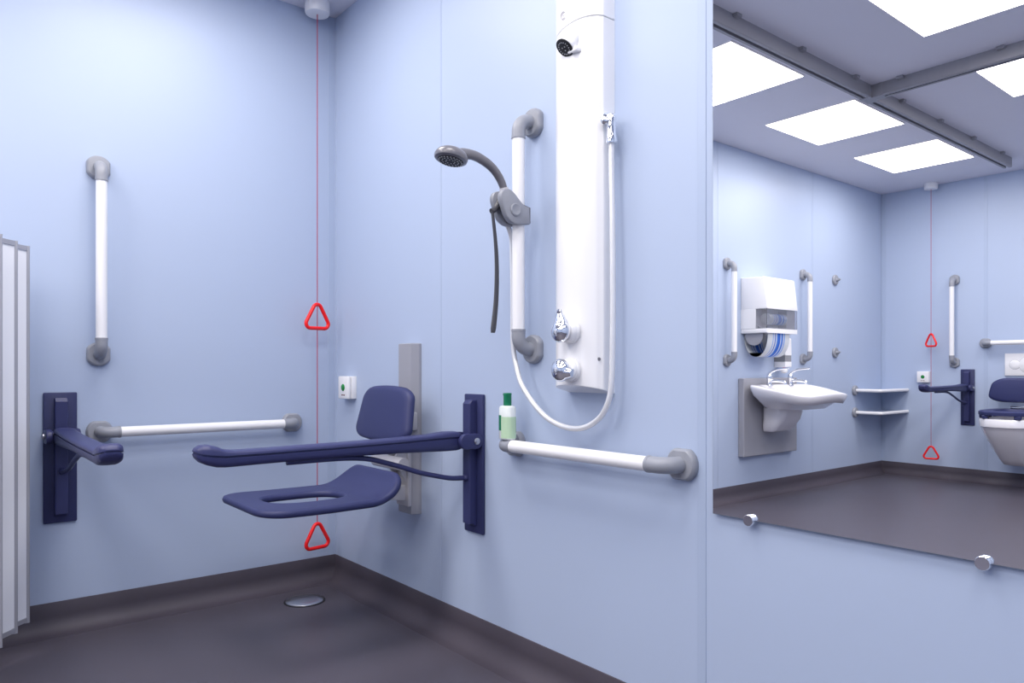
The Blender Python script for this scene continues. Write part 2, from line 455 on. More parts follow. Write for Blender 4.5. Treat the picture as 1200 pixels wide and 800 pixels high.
# twists: handle planes turned differently so they show different slants
pull_cord('red emergency pull cord with two triangle handles hanging in the shower corner', (0.080, -0.118), rad(99), rad(99))
pull_cord('red emergency pull cord with two triangle handles hanging beside the toilet', (0.433, YB + 0.085), rad(25), rad(-12), 1.175, 0.262)

def reset_box(label, rz, loc):
    t = thing('reset_button', label, 'alarm button', loc, rz)
    MB().box(-0.046, 0.046, -0.024, 0, -0.046, 0.046, 0.002, 2).build('back_box', 'white', t)
    MB().box(-0.046, 0.046, -0.038, -0.0255, -0.046, 0.046, 0.004, 2).build('face_plate', 'white', t)
    MB().lathe([(0.0145, 0), (0.0145, 0.002), (0.012, 0.004), (0.004, 0.005)], (0, -0.0375, 0.0), (0, -1, 0), 28).build('button', 'green', t)
    mk = MB()
    for i, wd in enumerate((0.006, 0.005, 0.004, 0.006, 0.004)):
        x = -0.0145 + i * 0.0065; mk.box(x, x + wd - 0.0008, -0.0386, -0.0379, -0.0335, -0.0285)
    mk.build('printed_mark', 'ink', t, smooth=False)
reset_box('white alarm reset box with green button on the wall near the shower seat', ON_RIGHT, (0.151, 0, 0.819))
reset_box('white alarm reset box with green button on the wall near the toilet', ON_BACK, (0.350, YB, 0.827))

# ------------------------------------------------------------------ shower seat
t = thing('fold_down_shower_chair', 'navy wall-mounted shower seat with slotted seat and padded back on a grey column', 'shower seat', (0.635, 0, 0.379))
Z0 = -0.379
MB().prism([(-0.058, 0), (0.058, 0), (0.058, -0.010), (0.046, -0.036), (-0.040, -0.036), (-0.058, -0.010)], 'z', 0, 0.608, 0.002, 1).build('wall_column', 'greycol', t, smooth=False)
car = MB().box(-0.03, 0.052, -0.052, -0.0355, 0.03, 0.435, 0.004, 2).build('carriage', 'greyl', t)
MB().box(0.02, 0.064, -0.06, -0.02, 0.30, 0.362, 0.003, 2).build('clamp', 'greyl', car)
MB().lathe([(0.004, 0), (0.021, 0.001), (0.023, 0.004), (0.023, 0.196), (0.021, 0.2), (0.004, 0.2)], (-0.1, -0.098, 0.188), (1, 0, 0), 32).build('hinge_barrel', 'greyl', t)
MB().prism([(-0.05, 0.05), (-0.115, 0.06), (-0.115, 0.10), (-0.05, 0.105)], 'x', -0.05, 0.036, 0.003, 2).build('support_block', 'greyl', t)
for x in (-0.03, 0.028):
    MB().prism([(-0.05, 0.115), (-0.09, 0.175), (-0.115, 0.19), (-0.10, 0.205), (-0.05, 0.25)], 'x', x, x + 0.012).build('gusset', 'greyl', t, smooth=False)
# back pad
rings = []
def padring(inset, depth):
    out = []
    kx, kz = 1 - inset / 0.175, 1 - inset / 0.097
    if inset > 0.02: kx = kz = 1 - inset / 0.12 * 0.7
    for x, z in resample(rrect(2, 2, 0.36, 8), 64):
        x2, z2 = x * kx, z * kz
        zz = z2 * 0.5 + 0.5                                  # 0 bottom .. 1 top
        hw = 0.190 - 0.030 * zz
        px = x2 * hw; pz = 0.361 + z2 * 0.085 + 0.012 * (1 - x2 * x2) * z2
        py = -0.145 + 0.034 * zz - 0.010 * (1 - x2 * x2) + depth
        out.append((px, py, pz))
    return out
for ins, dp in ((0.12, -0.001), (0.07, -0.001), (0.03, 0), (0.010, 0.0015), (0.003, 0.006), (0, 0.014), (0, 0.022), (0.004, 0.028), (0.012, 0.032), (0.07, 0.033)):
    rings.append(padring(ins, dp))
MB().loft(rings).build('backrest', 'pad', t, ang=60)
MB().box(-0.05, 0.05, -0.085, -0.036, 0.31, 0.36, 0.004, 2).build('back_bracket', 'greyl', t)
# seat with slot: flat (a, t) plan, then bent up at the back
def prof(tt):
    fl = 0.355; R = 0.145; am = rad(60)
    if tt <= fl: return 0.63 - tt, 0.466 + 0.006 * (1 - tt / fl) ** 3, 0.0
    ph = (tt - fl) / R
    if ph <= am: return 0.275 - R * sin(ph), 0.466 + R * (1 - cos(ph)), ph
    ex = tt - fl - R * am
    return 0.275 - R * sin(am) - ex * cos(am), 0.466 + R * (1 - cos(am)) + ex * sin(am), am
T1 = 0.355 + 0.145 * rad(60) + 0.010
def outline(inset, n=96):
    pts = []
    base = resample(rrect(0.43 - 2 * inset, T1 - 2 * inset, 0.085 - inset * 0.6, 10), 128)
    for x, y in base:
        tt = y + T1 / 2
        k = tt / T1
        pts.append((x * (1.0 - 0.06 * max(0, k - 0.4) / 0.6), tt))
    return pts
def slot(inset):
    out = []
    for x, y in outline(0):
        a = math.atan2((y - T1 / 2) / (T1 / 2), x / 0.215)
        c, s = cos(a), sin(a)
        ex = abs(c) ** 0.7 * (1 if c >= 0 else -1); ey = abs(s) ** 0.7 * (1 if s >= 0 else -1)
        out.append((ex * (0.088 + inset), 0.215 + ey * (0.128 + inset)))
    return out
def mp(p, off):
    s_, z_, ph = prof(p[1])
    # upward normal tilts towards the room as the seat curves up
    return (p[0], -(s_ + off * sin(ph)), z_ + Z0 + off * cos(ph))
h = 0.012
def mix(A, B, f): return [(a[0] + (b[0] - a[0]) * f, a[1] + (b[1] - a[1]) * f) for a, b in zip(A, B)]
oi, si = outline(0.012), slot(0.010)
seq = []
for f in [k / 18 for k in range(19)]: seq.append([mp(p, h) for p in mix(si, oi, f)])
seq.append([mp(p, h * 0.72) for p in outline(0.003)])
seq.append([mp(p, 0) for p in outline(0)])
seq.append([mp(p, -h * 0.72) for p in outline(0.003)])
for f in [1 - k / 18 for k in range(19)]: seq.append([mp(p, -h) for p in mix(si, oi, f)])
seq.append([mp(p, -h * 0.7) for p in slot(0.002)])
seq.append([mp(p, 0) for p in slot(0)])
seq.append([mp(p, h * 0.7) for p in slot(0.002)])
seq.append(seq[0])
MB().loft(seq, cap=False).build('seat', 'pad', t, ang=70)

# ------------------------------------------------------------------ shower panel
t = thing('shower_tower', 'tall white shower panel with spray head and two chrome controls', 'shower panel', (1.54, 0, 0.832))
def bulge(f): return 0.04 * (1 - abs(f) ** 2.2)
def psec():
    hw = 0.0855; d0 = 0.048
    r = 0.010; pts = [(hw, 0), (hw, -(d0 - r))]
    e = hw - r
    for k in range(1, 6):
        a = k / 6 * rad(62); pts.append((e + r * cos(a), -(d0 - r) - r * sin(a)))
    yj = 0.048 + 0.04 * (1 - (0.93) ** 2.2)
    for k in range(25):
        f = 0.93 - 1.86 * k / 24; pts.append((hw * f, -(d0 + bulge(f))))
    for k in range(5, 0, -1):
        a = k / 6 * rad(62); pts.append((-(e + r * cos(a)), -(d0 - r) - r * sin(a)))
    pts += [(-hw, -(d0 - r)), (-hw, 0)]
    return pts
sec = psec()
def pbody(z0f, z1f):
    r0 = [(x, y, z0f(x, -y)) for x, y in sec]; r0b = [(x * 0.985, y * 0.985, z0f(x, -y) - 0.0015) for x, y in sec]
    return MB().loft([r0b, r0, [(x, y, z1f(x)) for x, y in sec]])
def drop(x):                                          # the cover joint dips towards the left
    q = min(1, max(0, (0.075 - x) / 0.13)); return 0.014 * q * q * (3 - 2 * q)
pbody(lambda x, d: 0.25 * d + 0.0015, lambda x: 0.9605 - drop(x)).build('body', 'panelwhite', t, ang=35)
pbody(lambda x, d: 0.9645 - drop(x), lambda x: 1.33).build('top_cover', 'panelwhite', t, ang=35)
MB().loft([[(x * 0.975, y * 0.98, z - drop(x)) for x, y in sec] for z in (0.955, 0.970)]).build('joint_seam', 'grey', t, ang=35)
# round embossed emblem on the cover
def front(x): return -(0.048 + 0.04 * (1 - abs(x / 0.0855) ** 2.2))
ring = MB(); ex = -0.012
ring.lathe([(0.0125, 0), (0.0125, 0.0022), (0.0113, 0.0022), (0.0113, 0.0005)], (ex, front(ex) + 0.001, 0.985), (0, -1, 0), 32)
ring.build('emblem_ring', 'greyl', t)
MB().sweep(smoothpath([(ex + 0.006, front(ex) - 0.0005, 0.992), (ex - 0.003, front(ex) - 0.0005, 0.991), (ex - 0.002, front(ex) - 0.0005, 0.985), (ex + 0.003, front(ex) - 0.0005, 0.982), (ex + 0.002, front(ex) - 0.0005, 0.978), (ex - 0.006, front(ex) - 0.0005, 0.977)], 4), 0.0012, 8).build('emblem', 'greyl', t)
# spray head
ax = V((-0.10, -0.66, -0.75)).normalized(); o0 = V((0.012, -0.080, 0.916))
sh = MB().lathe([(0.027, -0.02), (0.027, 0.030), (0.0275, 0.034), (0.026, 0.036), (0.004, 0.036)], o0, ax, 36).build('spray_head', 'panelwhite', t)
MB().lathe([(0.0252, 0.0355), (0.0252, 0.038), (0.022, 0.0392), (0.004, 0.0392)], o0, ax, 36).build('spray_face', 'black', sh)
nz = MB(); u = ax.orthogonal().normalized(); v = ax.cross(u)
for k in range(16):
    a = 2 * pi * k / 16; nz.lathe([(0.0016, 0), (0.0014, 0.0012), (0.0004, 0.0012)], o0 + ax * 0.0388 + (u * cos(a) + v * sin(a)) * 0.0165, ax, 6)
for k in range(3):
    a = 2 * pi * k / 3 + 0.5; nz.lathe([(0.0018, 0), (0.0016, 0.0012), (0.0004, 0.0012)], o0 + ax * 0.0388 + (u * cos(a) + v * sin(a)) * 0.006, ax, 6)
nz.build('nozzles', 'nozzle', sh)
MB().box(0.012, 0.044, -0.098, -0.07, 0.874, 0.886, 0.003, 2).build('spray_lip', 'panelwhite', t)
# controls
for z, lev in ((0.160, True), (0.061, False)):
    x0 = 0.015; yf = front(x0) + 0.002
    kb = MB().lathe([(0.031, 0), (0.031, 0.006), (0.0295, 0.0075), (0.0295, 0.0085), (0.030, 0.010), (0.0285, 0.020), (0.025, 0.024), (0.006, 0.024)], (x0, yf, z), (0, -1, 0), 40).build('control_collar', 'panelwhite', t)
    dome = MB()
    pr_ = [(0.021, 0.022), (0.024, 0.027), (0.0295, 0.038)]
    for k in range(1, 9):
        a = k / 8 * pi / 2; pr_.append((max(0.0295 * cos(a), 0.001), 0.038 + 0.022 * sin(a)))
    dome.lathe(pr_, (x0, yf, z), (0, -1, 0), 36)
    kd = dome.build('control_knob', 'chrome', t)
    L = MB()
    if lev:
        L.sweep(smoothpath([(x0, yf - 0.036, z + 0.008), (x0, yf - 0.037, z + 0.024), (x0, yf - 0.040, z + 0.036), (x0, yf - 0.043, z + 0.046)], 5), [0.025 - 0.0011 * k for k in range(16)], 16)
        L.lathe([(0.001, -0.008), (0.006, -0.006), (0.0085, 0), (0.006, 0.006), (0.001, 0.008)], (x0, yf - 0.043, z + 0.049), (0, 0, 1), 16)
    else:
        L.sweep(smoothpath([(x0 + 0.010, yf - 0.036, z - 0.004), (x0 + 0.024, yf - 0.034, z - 0.006), (x0 + 0.036, yf - 0.032, z - 0.007)], 5), [0.021 - 0.0011 * k for k in range(11)], 16)
    L.build('lever', 'chrome', kd)
MB().lathe([(0.0045, 0), (0.0045, 0.002), (0.001, 0.002)], (0.080, front(0.08) + 0.002, 0.089), (0.55, -0.83, 0), 12).build('screw_cap', 'greydark', t)
MB().lathe([(0.004, 0), (0.004, 0.0015), (0.001, 0.0015)], (-0.004, front(0) + 0.0005, 0.937), (0, -1, 0), 12).build('indicator', 'greyl', t)
# hose outlet on the right side
ho = MB().lathe([(0.016, -0.004), (0.016, 0.006), (0.012, 0.008), (0.004, 0.02)], (0.0855, -0.034, 0.700), (1, 0, 0), 24)
ho.build('outlet_flange', 'chrome', t)
MB().lathe([(0.004, 0.0), (0.0135, 0.001), (0.0145, 0.006), (0.012, 0.02), (0.011, 0.05), (0.0125, 0.066), (0.011, 0.072), (0.004, 0.072)], (0.112, -0.04, 0.630), (0, 0, 1), 24).build('outlet_elbow', 'chrome', t)
MB().lathe([(0.002, 0), (0.010, 0.001), (0.011, 0.008), (0.006, 0.014), (0.002, 0.015)], (0.098, -0.046, 0.690), (0, -1, 0), 20).build('outlet_tap', 'chrome', t)

# ------------------------------------------------------------------ handset, holder, hose
# holder is part of the riser rail (local z = world z - 1.609, local x = world x - 1.312)
zr = 1.609
poly = smoothpath([(-0.055, 1.357), (-0.079, 1.370), (-0.097, 1.386), (-0.116, 1.396), (-0.138, 1.391), (-0.147, 1.372), (-0.138, 1.345), (-0.124, 1.317), (-0.102, 1.303), (-0.080, 1.303), (-0.045, 1.309), (-0.040, 1.33)].__class__([(a, b, 0) for a, b in [(-0.045, 1.354), (-0.062, 1.358), (-0.079, 1.370), (-0.097, 1.386), (-0.116, 1.396), (-0.138, 1.391), (-0.147, 1.372), (-0.138, 1.345), (-0.124, 1.317), (-0.102, 1.303), (-0.075, 1.303), (-0.042, 1.307)]]), 3)
pp = [(p.x, p.y - zr) for p in poly]
hd = MB().prism(pp, 'x', 0.008, 0.028, 0.004, 2).build('handset_holder', 'grey', riser)
MB().prism(pp, 'x', -0.028, -0.010, 0.004, 2).build('holder_cheek', 'grey', hd)
MB().prism([(-0.040, 1.309 - zr), (-0.040, 1.354 - zr), (-0.066, 1.360 - zr), (-0.10, 1.37 - zr), (-0.112, 1.33 - zr), (-0.10, 1.309 - zr)], 'x', -0.026, 0.026).build('holder_core', 'greydark', hd, smooth=False)
MB().lathe([(0.018, 0), (0.018, 0.003), (0.015, 0.005), (0.010, 0.0035), (0.004, 0.003)], (0.0275, -0.097, 1.341 - zr), (1, 0, 0), 28).build('holder_knob', 'grey', hd)
lev = MB().sweep(smoothpath([(-0.001, -0.128, 1.372 - zr), (-0.001, -0.138, 1.352 - zr), (-0.001, -0.150, 1.338 - zr), (-0.001, -0.160, 1.333 - zr)], 5), 0.008, 12)
pth = smoothpath([(0, -0.158, 1.334 - zr), (0, -0.155, 1.320 - zr), (0, -0.148, 1.27 - zr), (0, -0.143, 1.22 - zr), (0, -0.141, 1.163 - zr), (0, -0.143, 1.10 - zr), (0, -0.147, 1.055 - zr), (0, -0.155, 0.996 - zr)], 5)
rg = []
for i, p in enumerate(pth):
    f = i / (len(pth) - 1); wd = 0.0042 + 0.0046 * f; th = 0.0035 + 0.0025 * f
    if f > 0.98: wd *= 0.75; th *= 0.75
    rg.append([(p.x + th * cos(2 * pi * k / 12), p.y + wd * sin(2 * pi * k / 12), p.z) for k in range(12)])
lev.loft(rg).build('adjusting_lever', 'lever', hd)

t = thing('shower_handset', 'grey hand shower with white hose looping to the shower panel', 'hand shower', (1.312, -0.12, 1.36))
def W(x, y, z): return (x - 1.312, y + 0.12, z - 1.36)
hp = smoothpath([W(1.312, -0.116, 1.398), W(1.312, -0.121, 1.412), W(1.312, -0.134, 1.432), W(1.312, -0.155, 1.452), W(1.312, -0.182, 1.466), W(1.312, -0.217, 1.476), W(1.312, -0.252, 1.475), W(1.312, -0.280, 1.466)], 5)
n = len(hp)
MB().sweep(hp, [0.0105 + 0.004 * (i / (n - 1)) + (0.003 * max(0, (i / (n - 1) - 0.75) / 0.25)) for i in range(n)], 20).build('handle', 'greydark', t)
ax = V((0, 0.22, 1)).normalized(); hc = V(W(1.312, -0.297, 1.448))
hdm = MB().lathe([(0.004, 0.0), (0.036, 0.0), (0.0435, 0.003), (0.0455, 0.009), (0.0445, 0.015), (0.039, 0.024), (0.030, 0.030), (0.016, 0.034), (0.003, 0.035)], hc, ax, 40).build('head', 'greydark', t)
MB().lathe([(0.002, -0.002), (0.034, -0.002), (0.036, 0.001), (0.002, 0.002)], hc, ax, 40).build('spray_face', 'black', hdm)
nz = MB(); u = V((1, 0, 0)); v = ax.cross(u)
for R_, cnt in ((0.031, 22), (0.022, 14), (0.012, 8)):
    for k in range(cnt):
        a = 2 * pi * k / cnt; nz.lathe([(0.0019, 0.001), (0.0017, -0.0012), (0.0005, -0.0014)], hc + ax * -0.002 + (u * cos(a) + v * sin(a)) * R_, ax, 6)
nz.build('nozzles', 'nozzle', hdm)
MB().lathe([(0.008, -0.012), (0.0135, -0.010), (0.0135, 0.004), (0.0125, 0.012), (0.006, 0.014)], W(1.312, -0.1135, 1.392), (0, -0.3, 1), 24).build('cone_collar', 'greyl', t)
hose = [W(1.312, -0.112, 1.385), W(1.308, -0.112, 1.36), W(1.290, -0.095, 1.325), W(1.278, -0.062, 1.28), W(1.274, -0.055, 1.22), W(1.273, -0.052, 1.10), W(1.273, -0.052, 0.99), W(1.278, -0.052, 0.94), W(1.289, -0.052, 0.905), W(1.313, -0.055, 0.857), W(1.362, -0.055, 0.805), W(1.416, -0.055, 0.767), W(1.468, -0.055, 0.747), W(1.525, -0.055, 0.739), W(1.575, -0.053, 0.746), W(1.618, -0.05, 0.770), W(1.645, -0.05, 0.802), W(1.657, -0.047, 0.847), W(1.660, -0.045, 0.922), W(1.660, -0.043, 1.071), W(1.656, -0.041, 1.283), W(1.652, -0.04, 1.40), W(1.652, -0.04, 1.466)]
MB().sweep(smoothpath(hose, 6), 0.0074, 14).build('hose', 'hose', t)

# ------------------------------------------------------------------ bottle on the rail
t = thing('shower_bottle', 'small white and pale green shampoo bottle with dark green cap', 'bottle', (1.262, -0.063, 0.6915))
def oval(a, b, z, n=32, p=0.7):
    return [(abs(cos(2 * pi * k / n)) ** p * a * (1 if cos(2 * pi * k / n) >= 0 else -1), abs(sin(2 * pi * k / n)) ** p * b * (1 if sin(2 * pi * k / n) >= 0 else -1), z) for k in range(n)]
a, b = 0.0265, 0.019
MB().loft([oval(a * .9, b * .9, 0), oval(a, b, 0.003), oval(a, b, 0.090), oval(a * .9, b * .9, 0.0955), oval(a * .5, b * .6, 0.098)]).build('bottle_body', 'bottle', t)
def band(z0, z1, s0, s1, off, name, m_):
    q = oval(a + off, b + off, 0, 64); inn = oval(a - 0.001, b - 0.001, 0, 64)
    ids = [k % 64 for k in range(int(s0 * 64), int(s1 * 64) + 1)]
    rr = []
    for k in ids:
        rr.append([(q[k][0], q[k][1], z0), (q[k][0], q[k][1], z1), (inn[k][0], inn[k][1], z1), (inn[k][0], inn[k][1], z0)])
    MB().loft(rr).build(name, m_, t)
band(0.004, 0.066, 0.745, 1.13, 0.0004, 'gel_window', 'gpale')
band(0.026, 0.070, 0.60, 0.735, 0.0008, 'label_panel', 'gcap')
c = 0.0115
MB().loft([oval(c, c, 0.096, 24, 0.9), oval(c, c, 0.128, 24, 0.9), oval(c * 1.05, c, 0.1285, 24, 0.9), oval(c * 1.05, c, 0.133, 24, 0.9), oval(c * .9, c * .9, 0.1345, 24, 0.9)]).box(-0.016, -0.004, -0.005, 0.005, 0.127, 0.1335, 0.001, 1).build('cap', 'gcap', t)

# ------------------------------------------------------------------ floor drain
MB_ = MB().lathe([(0.072, 0.0), (0.072, 0.0035), (0.069, 0.006), (0.05, 0.0095), (0.025, 0.0115), (0.003, 0.012)], n=48)
t = thing('floor_drain', 'round domed metal drain cover in the dark shower floor', 'drain', (0.223, -0.234, 0.0))
MB_.build('cover', 'steel', t)
MB().lathe([(0.078, 0.0), (0.078, 0.0015), (0.0725, 0.0015), (0.0725, 0.0)], n=48).build('rim', 'black', t)

# ------------------------------------------------------------------ folded shower screen
t = thing('shower_screen', 'half-height folding shower screen of white panels with grey posts', 'shower screen', (0.0, -1.30, 0.0))
def Lc(p): return (p[0], p[1] + 1.30)
ZB, ZT = 0.11, 1.277
nodes = [(0.012, -1.40), (0.200, -1.131), (0.508, -1.444), (0.288, -1.170), (0.616, -1.49), (0.396, -1.216), (0.72, -1.53)]
Vn = [V(Lc(p)) for p in nodes]
def seg_box(mb, A, B, hw, z0, z1):
    d = (B - A).normalized(); nn = V((-d.y, d.x)) * hw
    c4 = [A + nn, B + nn, B - nn, A - nn]
    mb.prism([(p.x, p.y) for p in c4], 'z', z0, z1)
for i in range(len(Vn) - 1):
    A, B = Vn[i], Vn[i + 1]; d = (B - A).normalized()
    A2, B2 = A + d * 0.007, B - d * 0.007
    p = MB(); seg_box(p, A2, B2, 0.004, ZB + 0.014, ZT - 0.014); po = p.build('screen_panel', 'screen', t, smooth=False)
    for z0, z1 in ((ZB, ZB + 0.014), (ZT - 0.014, ZT)):
        p = MB(); seg_box(p, A2, B2, 0.007, z0, z1); p.build('edge_rail', 'alu', po, smooth=False)
for i, A in enumerate(Vn):
    if i == 0:
        MB().box(0, 0.03, A.y - 0.02, A.y + 0.02, ZB, ZT, 0.003, 1).build('wall_post', 'alu', t, smooth=False)
    else:
        MB().prism([(A.x + q[0], A.y + q[1]) for q in rrect(0.015, 0.015, 0.004, 3)], 'z', ZB - 0.004, ZT + 0.001).build('hinge_post', 'alu', t)
MB().sweep([(Vn[-1].x, Vn[-1].y, 0.0), (Vn[-1].x, Vn[-1].y, ZB)], 0.008, 12).build('floor_foot', 'alu', t)

# ------------------------------------------------------------------ mirror
t = thing('wall_mirror', 'frameless wall mirror held by round chrome studs', 'mirror', (2.2525, 0, 0.572))
MB().box(-0.3185, 0.3185, -0.0112, -0.006, 0, 1.36).build('glass_edge', 'mirroredge', t, smooth=False)
MB().box(-0.3175, 0.3175, -0.012, -0.0111, 0.001, 1.359).build('mirror_face', 'mirror', t, smooth=False)
for x in (-0.2215, 0.2215):
    for z in (0.001, 1.359):
        MB().lathe([(0.0085, 0), (0.0085, 0.0115), (0.0118, 0.0122), (0.0122, 0.014), (0.0122, 0.0215), (0.0112, 0.023), (0.002, 0.023)], (x, 0, z), (0, -1, 0), 32).build('mirror_stud', 'chrome', t)

# ------------------------------------------------------------------ wash basin (on wall_left, seen in the mirror)
t = thing('wash_basin', 'white wall-hung wash basin with two chrome lever taps on a grey backing panel', 'basin', (0, -3.327, 0.293), ON_LEFT)
MB().box(-0.338, 0.338, -0.045, 0, 0, 0.537, 0.004, 1).build('backing_panel', 'greycol', t, smooth=False)
N = 72
def bplan(k, sc):
    a = 2 * pi * k / N
    c, s = cos(a), sin(a)
    ex = abs(c) ** 0.42 * (1 if c >= 0 else -1); ey = abs(s) ** 0.42 * (1 if s >= 0 else -1)
    dpt = 0.265 - ey * 0.215                     # distance from the wall: .05 .. .48
    f = (dpt - 0.05) / 0.43
    hw = 0.366 - 0.080 * f * f
    if ey < 0: dpt += 0.035 * (1 - ex * ex) * (-ey)   # bowed front
    return ex * hw * sc, 0.25 + (dpt - 0.25) * sc, f, ex
def brim(f, ex): return 0.49 - 0.075 * max(0, f) ** 1.5 + 0.028 * (1 - ex * ex) * max(0, f) ** 2
def bring(sc, dz, zc=None, shift=0.0, flat=None):
    out = []
    for k in range(N):
        x, d, f, ex = bplan(k, sc)
        z = brim(f, ex) + dz
        if flat is not None: z = z * (1 - flat[1]) + flat[0] * flat[1]
        out.append((x, -(d + shift), z))
    return out
rings = [bring(0.12, 0, None, 0.02, (0.350, 1)), bring(0.4, 0, None, 0.02, (0.355, .95)), bring(0.62, 0, None, 0.02, (0.375, .8)), bring(0.74, -0.03, None, 0.02), bring(0.80, -0.006, None, 0.015), bring(0.84, 0.001, None, 0.01), bring(0.965, 0.003), bring(0.99, 0), bring(1.0, -0.006), bring(1.0, -0.014),
         bring(0.985, -0.03), bring(0.93, -0.065, None, -0.005), bring(0.80, 0, None, -0.015, (0.345, .7)), bring(0.62, 0, None, -0.025, (0.325, .95)), bring(0.3, 0, None, -0.03, (0.322, 1))]
MB().loft(rings).build('bowl', 'ceramic', t, ang=75)
MB().lathe([(0.002, 0.002), (0.02, 0.002), (0.022, 0.0), (0.022, -0.004)], (0, -0.27, 0.353), (0, 0, 1), 24).build('waste', 'chrome', t)
def shroud(z, w_, d): return [(x, -0.045 - max(0, -y + d / 2), z) for x, y in rrect(w_, d, min(w_, d) * 0.3, 6)]
MB().loft([shroud(0.345, 0.28, 0.18), shroud(0.30, 0.28, 0.178), shroud(0.25, 0.275, 0.16), shroud(0.21, 0.27, 0.125), shroud(0.18, 0.26, 0.105), shroud(0.165, 0.24, 0.085)]).build('semi_pedestal', 'ceramic', t, ang=60)
for x in (-0.145, 0.125):
    tp = MB().lathe([(0.024, 0), (0.024, 0.005), (0.018, 0.009), (0.017, 0.045), (0.020, 0.052), (0.018, 0.075), (0.010, 0.085), (0.002, 0.086)], (x, -0.105, 0.482), (0, 0, 1), 24).build('tap_body', 'chrome', t)
    MB().sweep(smoothpath([(x, -0.11, 0.515), (x, -0.15, 0.519), (x, -0.20, 0.516), (x, -0.222, 0.508), (x, -0.226, 0.494)], 5), 0.0105, 14).build('spout', 'chrome', tp)
    MB().sweep(smoothpath([(x, -0.10, 0.560), (x + 0.004, -0.125, 0.580), (x + 0.008, -0.17, 0.596), (x + 0.012, -0.22, 0.602), (x + 0.015, -0.265, 0.606)], 5), [0.009 - 0.0001 * k for k in range(21)], 12).build('tap_lever', 'chrome', tp)

# ------------------------------------------------------------------ towel dispenser
t = thing('towel_dispenser', 'white roller towel dispenser with a hanging loop of blue-striped towel', 'towel dispenser', (0, -3.212, 1.135), ON_LEFT)
hw = 0.192; s2 = 0.20
# shell around a window opening: profile in (out, z)
up = [(0, 0.162), (-s2 - 0.001, 0.162), (-s2 - 0.002, 0.168), (-0.178, 0.366), (-0.170, 0.376), (0, 0.382)]
MB().prism(up, 'x', -hw, hw, 0.006, 2).build('hood', 'white', t, ang=30)
MB().box(-hw, hw, -0.115, 0, 0.030, 0.164, 0.002, 1).build('rear_case', 'white', t)
MB().prism([(0, 0), (-s2, 0), (-s2, 0.030), (0, 0.030)], 'x', -hw, hw, 0.006, 2).build('bottom_lip', 'white', t, ang=30)
win = MB().box(-hw + 0.003, hw - 0.003, -s2 + 0.002, -s2 + 0.005, 0.030, 0.163)
win.box(-hw + 0.003, -hw + 0.006, -s2 + 0.005, -0.1155, 0.030, 0.163).box(hw - 0.006, hw - 0.003, -s2 + 0.005, -0.1155, 0.030, 0.163)
win.build('window', 'smoke', t, smooth=False)
MB().lathe([(0.004, 0), (0.038, 0.0), (0.038, 0.21), (0.004, 0.21)], (-0.07, -0.156, 0.096), (1, 0, 0), 32).build('towel_roll', 'towel', t)
MB().box(-hw + 0.006, -0.08, -0.18, -0.1155, 0.031, 0.161).build('spool_housing', 'greyl', t, smooth=False)
for x, wd in ((-0.165, 0.025), (0.145, 0.02)):
    MB().lathe([(0.004, 0), (0.066, 0.0), (0.068, 0.003), (0.068, wd), (0.004, wd)], (x, -0.085, -0.014), (1, 0, 0), 40).build('roller_end', 'greycol', t)
prf = [(-0.165, 0.02)]
for k in range(21):
    a = pi * k / 20; prf.append((-0.094 - 0.088 * cos(a), -0.025 - 0.135 * sin(a)))
prf = [(-0.182, 0.0)] + prf[1:] + [(-0.006, 0.0)]
outer = prf; inner = []
for i, p in enumerate(prf):
    q0 = prf[max(0, i - 1)]; q1 = prf[min(len(prf) - 1, i + 1)]
    tx, tz = q1[0] - q0[0], q1[1] - q0[1]; l = math.hypot(tx, tz)
    inner.append((p[0] - tz / l * 0.002 * -1, p[1] + tx / l * 0.002))
loop = outer + inner[::-1]
MB().prism(loop, 'x', -0.115, 0.155).build('towel_loop', 'towel', t)
# ------------------------------------------------------------------ soap dispenser
t = thing('soap_dispenser', 'small white soap dispenser with grey window and nozzle above the basin', 'soap dispenser', (0, -3.475, 0.905), ON_LEFT)
MB().prism([(0, 0), (-0.085, 0), (-0.09, 0.006), (-0.09, 0.040), (0, 0.040)], 'x', -0.042, 0.042, 0.004, 2).build('lower_case', 'white', t, ang=30)
MB().box(-0.041, 0.041, -0.086, 0, 0.040, 0.085).build('window', 'smoked', t, smooth=False)
MB().prism([(0, 0.085), (-0.09, 0.085), (-0.088, 0.20), (-0.08, 0.21), (0, 0.212)], 'x', -0.042, 0.042, 0.004, 2).build('upper_case', 'white', t, ang=30)
MB().lathe([(0.010, 0), (0.010, -0.012), (0.002, -0.012)], (0.0, -0.055, 0.001), (0, 0, 1), 16).build('valve', 'red', t)
MB().lathe([(0.018, -0.012), (0.026, -0.026), (0.022, -0.038), (0.006, -0.045)], (0.0, -0.055, 0.001), (0, 0, 1), 24).build('nozzle', 'white', t)

